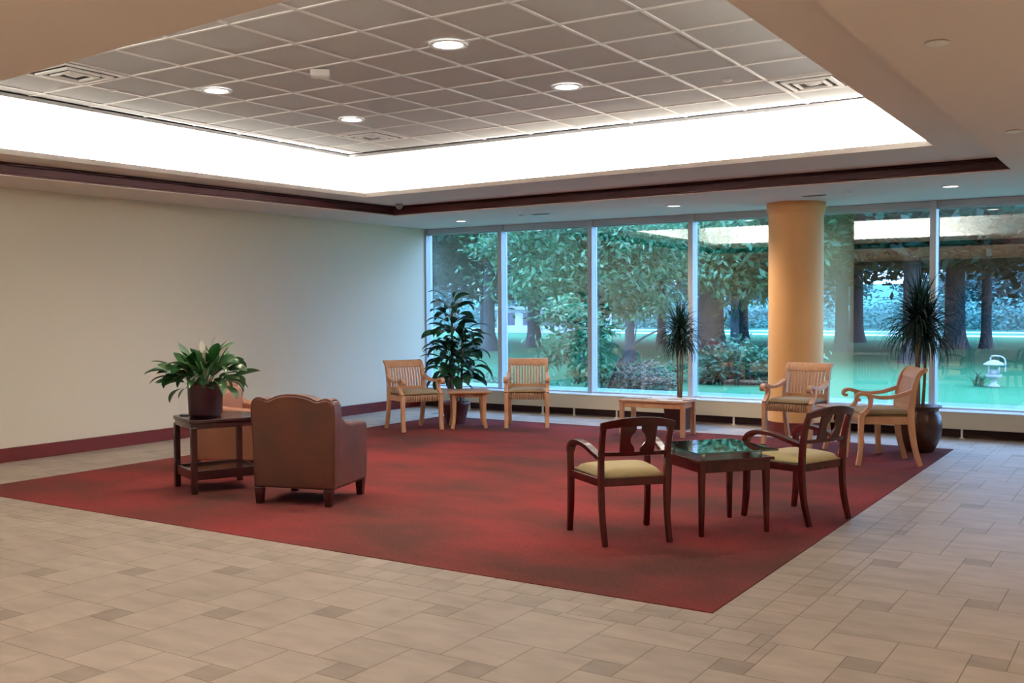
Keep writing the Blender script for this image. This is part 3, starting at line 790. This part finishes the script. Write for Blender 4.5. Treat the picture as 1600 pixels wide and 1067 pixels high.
def marginata(name, loc, potfn, heads, label, seed):
    r = empty(name, loc, 0, label, 'plant', 'spiky dracaenas'); potfn(r); q = random.Random(seed)
    for h in heads:
        MB().tube([(h[0]*.3, h[1]*.3, .25), (h[0]*.8, h[1]*.8, h[2]*.6), (h[0], h[1], h[2])], [h[5], h[5]*.8, h[5]*.7], 8).build('cane', cane_m, r, smooth=True)
    m = MB()
    for h in heads:
        for i in range(h[3]):
            f = i/h[3]; el = 1.45-1.35*f+q.uniform(-.2, .2); az = i*2.399+q.uniform(-.3, .3)
            blade(m, (h[0], h[1], h[2]+.16*(1-f)-.02), az, el, h[4]*q.uniform(.75, 1.1), .024, (q.uniform(.7, 1.1)+1.5*f if f > .12 else .3), .2, seg=6, tone=q.uniform(0, 1), shape='spike')
    m.build('foliage', spike_m, r)
    return r
def pot2(r):
    MB().hexa([(-.13, -.13, 0), (.13, -.13, 0), (.13, .13, 0), (-.13, .13, 0)], [(-.16, -.16, .34), (.16, -.16, .34), (.16, .16, .34), (-.16, .16, .34)]).build('pot', mat('maroon_planter', (.045, .008, .010), .4), r, bevel=.012)
    MB().box(-.145, .145, -.145, .145, .34, .343).build('soil', soil_m, r)
def pot3(r):
    pot(r, [(.001, 0), (.14, 0), (.155, .02), (.215, .15), (.232, .28), (.215, .38), (.19, .43), (.195, .455), (.225, .475), (.225, .485), (.205, .480), (.175, .44), (.001, .42)], pot_brown)
    MB().lathe([(.001, .43), (.172, .425)], 30, cap=False).build('soil', soil_m, r)
marginata('dracaena', (4.745, -.98, 0), pot2, [(.045, .0, 1.04, 150, .38, .015), (-.04, .02, 1.10, 150, .38, .015), (0.02, -.02, 1.22, 80, .36, .012)],
          'slender two-stemmed spiky dracaena behind the low teak coffee table', 3)
marginata('dracaena', (7.75, -1.62, FZ), pot3, [(-.04, .03, 1.22, 170, .52, .022), (.05, .05, 1.16, 170, .52, .020), (.0, -.04, 1.34, 150, .50, .016)],
          'bushy drooping dracaena in the big brown glazed urn behind the side-on teak chair', 8)

# ================================================================ OUTDOORS
GZ = -.1
struct(MB().box(-90, 60, .15, 44, GZ-.3, GZ).build('lawn', lawn_m))
struct(MB().box(-90, 60, 44, 47, GZ-.3, GZ+.01).box(-90, 60, 52, 54.5, GZ-.3, GZ+.01).build('road', road_m))
struct(MB().box(-90, 60, 47, 52, GZ-.3, GZ+.005).hexa([(-140, 54.5, GZ-.3), (90, 54.5, GZ-.3), (120, 160, GZ-.3), (-200, 160, GZ-.3)], [(-140, 54.5, GZ), (90, 54.5, GZ), (120, 160, 5), (-200, 160, 5)]).build('field', hill_m))
def crown_mesh(name, n, ncl, rx, ry, rz, size, seed, m, spread=.22, long=1.5, flat=0, droop=0, zmin=None):
    q = random.Random(seed); V = []; F = []; tn = []
    cl = []
    while len(cl) < ncl:
        a = Vector((q.uniform(-1, 1), q.uniform(-1, 1), q.uniform(-1, 1)))
        if .25 < a.length < 1: cl.append((Vector((a.x*rx, a.y*ry, a.z*rz)), q.uniform(.7, 1.3), q.uniform(0, 1)))
    R = (rx+ry+rz)/3*spread
    for i in range(n):
        c, s, t0 = cl[i % ncl]
        o = Vector((q.gauss(0, 1)*R*s, q.gauss(0, 1)*R*s, q.gauss(0, .6)*R*s)); p = c+o
        if zmin is not None and p.z < zmin: continue
        d = Vector((q.gauss(0, 1), q.gauss(0, 1), q.gauss(-droop, .6))).normalized()
        nn = Vector((q.gauss(0, .7), q.gauss(0, .7), 1)); u = d.cross(nn).normalized(); L = size*q.uniform(.7, 1.3)*long; W = size*q.uniform(.3, .5)
        k = len(V); V += [tuple(p), tuple(p+d*L*.5+u*W), tuple(p+d*L), tuple(p+d*L*.5-u*W)]; F.append((k, k+1, k+2, k+3))
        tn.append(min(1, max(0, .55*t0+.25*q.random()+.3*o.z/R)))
    me = bpy.data.meshes.new(name); me.from_pydata(V, [], F); me.materials.append(m)
    a = me.attributes.new('tone', 'FLOAT', 'FACE'); a.data.foreach_set('value', tn); return me
def trunk_mesh(name, r, h, seed, flare=1.6, branches=5, spread=2.5, lean=(0, 0)):
    q = random.Random(seed); m = MB()
    m.tube([(0, 0, -.15), (0, 0, .12), (lean[0]*.15, lean[1]*.15, .7), (lean[0]*.5, lean[1]*.5, h*.5), (lean[0], lean[1], h)], [r*flare*1.15, r*flare*.95, r*1.08, r, r*.85], 14)
    for i in range(branches):
        az = q.uniform(0, 6.28); z0 = h*q.uniform(.75, 1)
        ex = Vector((math.cos(az), math.sin(az), 0))*spread*q.uniform(.6, 1)
        m.tube([(lean[0]*z0/h, lean[1]*z0/h, z0), (lean[0]+ex.x*.4, lean[1]+ex.y*.4, h+spread*.35), (lean[0]+ex.x, lean[1]+ex.y, h+spread*.6)], [r*.5, r*.32, r*.1], 8)
    o = m.build(name, bark_m, smooth=True); me = o.data; bpy.data.objects.remove(o); return me
def tree(loc, tm, cm, cz, cs, label, group='park trees beyond the windows', rz=0, ts=1.0, name='park_tree', cxy=(0, 0)):
    e = empty(name, (loc[0], loc[1], GZ), rz, label, 'tree', group)
    t = bpy.data.objects.new('trunk', tm); COL.objects.link(t); t.parent = e; t.scale = (ts, ts, 1)
    c = bpy.data.objects.new('foliage', cm); COL.objects.link(c); c.parent = e; c.location = (cxy[0], cxy[1], cz); c.scale = cs if isinstance(cs, tuple) else (cs, cs, cs)
    return e
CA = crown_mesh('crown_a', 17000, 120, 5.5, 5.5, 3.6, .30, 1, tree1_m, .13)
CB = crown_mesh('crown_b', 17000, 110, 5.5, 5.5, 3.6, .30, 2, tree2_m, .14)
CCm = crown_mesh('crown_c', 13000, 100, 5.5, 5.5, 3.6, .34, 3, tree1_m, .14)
TA = trunk_mesh('trunk_a', .32, 4.5, 4); TB = trunk_mesh('trunk_b', .52, 4.5, 5); TC = trunk_mesh('trunk_c', .22, 4.5, 6)
trees = [  # x, y, trunk, scale of trunk, crown, crown centre z, crown scale, label
    (-11.8, 19.4, TC, .95, CA, 6.3, 1.0, 'park tree with slim trunk seen through the leftmost window'),
    (-12.3, 23.5, TA, .8, CCm, 6.6, 1.1, 'park tree behind the slim one at the edge of the first window'),
    (-5.0, 24.6, TB, 1.0, CB, 6.4, 1.0, 'stout flared park tree just left of the column through the fourth window'),
    (-6.9, 33.5, TC, 1.1, CA, 6.4, .95, 'thin distant park tree between the stout one and the column'),
    (3.80, 17.8, TA, .75, CA, 5.6, .85, 'park tree with root flare directly behind the bushy dracaena'),
    (3.2, 28.5, TA, 1.1, CB, 6.2, 1.0, 'thick grey-trunked park tree right of the last full mullion'),
    (4.25, 28.8, TC, .8, CCm, 6.1, .9, 'slender blue-grey park tree next to the thick one at the right'),
    (6.4, 36.6, TA, 1.0, CB, 6.6, .9, 'distant park tree at the right edge of the view'),
    (-17.0, 27.0, TA, 1.0, CCm, 6.2, 1.2, 'park tree far left, mostly behind the leafy indoor plant'),
    (-9.0, 29.0, TC, .8, CA, 7.0, 1.15, 'dark park tree crown high in the second window'),
    (-1.8, 34.0, TA, .9, CCm, 6.6, 1.1, 'dark-crowned park tree behind the column'),
    (0.2, 24.0, TC, 1.0, CA, 6.6, 1.1, 'dark park tree crown right of the column, low branches spreading'),
    (-3.5, 14.5, TC, .6, CCm, 7.0, .95, 'high dark tree crown over the third and fourth windows'),
    (8.5, 22.0, TA, 1.0, CCm, 6.0, 1.1, 'dark park tree crown at the far right edge'),
]
for i, (x, y, tm, ts, cm, cz, cs, lb) in enumerate(trees):
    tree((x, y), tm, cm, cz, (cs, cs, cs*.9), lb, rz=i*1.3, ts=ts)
# broad-leaved small trees just outside the glass
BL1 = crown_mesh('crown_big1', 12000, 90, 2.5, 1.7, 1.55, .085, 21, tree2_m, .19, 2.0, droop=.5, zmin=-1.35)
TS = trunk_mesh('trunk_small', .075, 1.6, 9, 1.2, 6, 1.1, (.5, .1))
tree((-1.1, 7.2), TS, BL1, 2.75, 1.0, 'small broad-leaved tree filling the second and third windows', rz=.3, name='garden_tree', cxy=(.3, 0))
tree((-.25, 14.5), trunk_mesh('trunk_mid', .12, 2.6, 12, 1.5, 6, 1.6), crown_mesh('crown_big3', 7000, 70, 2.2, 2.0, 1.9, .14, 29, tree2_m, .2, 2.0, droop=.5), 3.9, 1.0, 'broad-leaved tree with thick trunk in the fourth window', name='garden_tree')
# low shrub below the small tree and fern bed
def leafy(name, loc, r, n, size, seed, m, label, cat_, cl=30, cz=.4, droop=0):
    me = crown_mesh(name+'_leaves', n, cl, r[0], r[1], r[2], size, seed, m, .25, 2.0, droop=droop, zmin=-cz)
    o = bpy.data.objects.new(name, me); COL.objects.link(o); o.location = (loc[0], loc[1], GZ+cz); tag(o, label, cat_)
    o['group'] = 'shrubs outside the windows'; return o
leafy('shrub', (.0, 4.9), (.75, .5, .85), 2400, .08, 31, tree2_m, 'dark leafy shrub low in the second window, outside', 'shrub', cz=.95, droop=.4)
leafy('fern_bed', (2.35, 8.0), (1.35, .8, .42), 5200, .075, 33, fern_m, 'bed of dark green ferns outside, left of the column', 'ferns', cz=.38)
leafy('brushwood', (1.05, 5.6), (1.0, .5, .30), 3000, .045, 35, mat('dry_twigs', (.12, .12, .10), .9), 'heap of low dry brush outside the third window', 'shrub', cz=.22)
leafy('ground_cover', (-1.1, 2.9), (2.2, .5, .16), 3600, .045, 37, fern_m, 'low ground cover strip outside the first two windows', 'shrub', cz=.12)
# leaning bare stem crossing the third window
o = MB().tube([(.55, 5.2, GZ-.05), (.75, 5.2, .35), (1.15, 5.25, .85), (1.75, 5.3, 1.15)], [.035, .03, .024, .012], 8).tube([(1.1, 5.25, .82), (1.15, 5.25, 1.1), (1.12, 5.3, 1.3)], [.015, .011, .006], 6).build('sapling', bark_m, smooth=True)
tag(o, 'bare leaning sapling stem outside behind the low coffee table', 'sapling')
# lantern on the lawn
ln = empty('garden_lantern', (7.05, 9.3, GZ), .3, 'pale stone garden lantern on the lawn in the right window', 'lantern')
MB().lathe([(.10, 0), (.12, .04), (.06, .08), (.05, .16), (.13, .20), (.16, .26)], 20).build('pedestal', stone_m, ln, smooth=True)
m = MB()
for a in range(4):
    an = a*PI/2+.6; m.tube([(.13*math.cos(an), .13*math.sin(an), .25), (.13*math.cos(an), .13*math.sin(an), .46)], .018, 6)
m.lathe([(.09, .25), (.09, .36)], 16); m.build('lamp_house', stone_m, ln, smooth=True)
MB().lathe([(.20, .45), (.19, .475), (.10, .53), (.04, .55), (.001, .56)], 24).build('roof_cap', stone_m, ln, smooth=True)
MB().tube([(-.06, 0, .53), (-.05, 0, .62), (.06, 0, .63), (.17, 0, .60), (.21, 0, .50), (.20, 0, .30)], .016, 8).build('handle', stone_m, ln, smooth=True)
m = MB()
q = random.Random(4)
for i in range(40):
    az = q.uniform(0, 6.28); blade(m, (q.uniform(-.1, .1), q.uniform(-.1, .1), 0), az, q.uniform(.9, 1.5), q.uniform(.15, .5), .03, 1.2, .1, tone=q.random())
o = m.build('garden_plant', fern_m); o.location = (6.75, 9.5, GZ); tag(o, 'spindly garden plant beside the pale stone lantern', 'plant')
# building and hedge beyond the road
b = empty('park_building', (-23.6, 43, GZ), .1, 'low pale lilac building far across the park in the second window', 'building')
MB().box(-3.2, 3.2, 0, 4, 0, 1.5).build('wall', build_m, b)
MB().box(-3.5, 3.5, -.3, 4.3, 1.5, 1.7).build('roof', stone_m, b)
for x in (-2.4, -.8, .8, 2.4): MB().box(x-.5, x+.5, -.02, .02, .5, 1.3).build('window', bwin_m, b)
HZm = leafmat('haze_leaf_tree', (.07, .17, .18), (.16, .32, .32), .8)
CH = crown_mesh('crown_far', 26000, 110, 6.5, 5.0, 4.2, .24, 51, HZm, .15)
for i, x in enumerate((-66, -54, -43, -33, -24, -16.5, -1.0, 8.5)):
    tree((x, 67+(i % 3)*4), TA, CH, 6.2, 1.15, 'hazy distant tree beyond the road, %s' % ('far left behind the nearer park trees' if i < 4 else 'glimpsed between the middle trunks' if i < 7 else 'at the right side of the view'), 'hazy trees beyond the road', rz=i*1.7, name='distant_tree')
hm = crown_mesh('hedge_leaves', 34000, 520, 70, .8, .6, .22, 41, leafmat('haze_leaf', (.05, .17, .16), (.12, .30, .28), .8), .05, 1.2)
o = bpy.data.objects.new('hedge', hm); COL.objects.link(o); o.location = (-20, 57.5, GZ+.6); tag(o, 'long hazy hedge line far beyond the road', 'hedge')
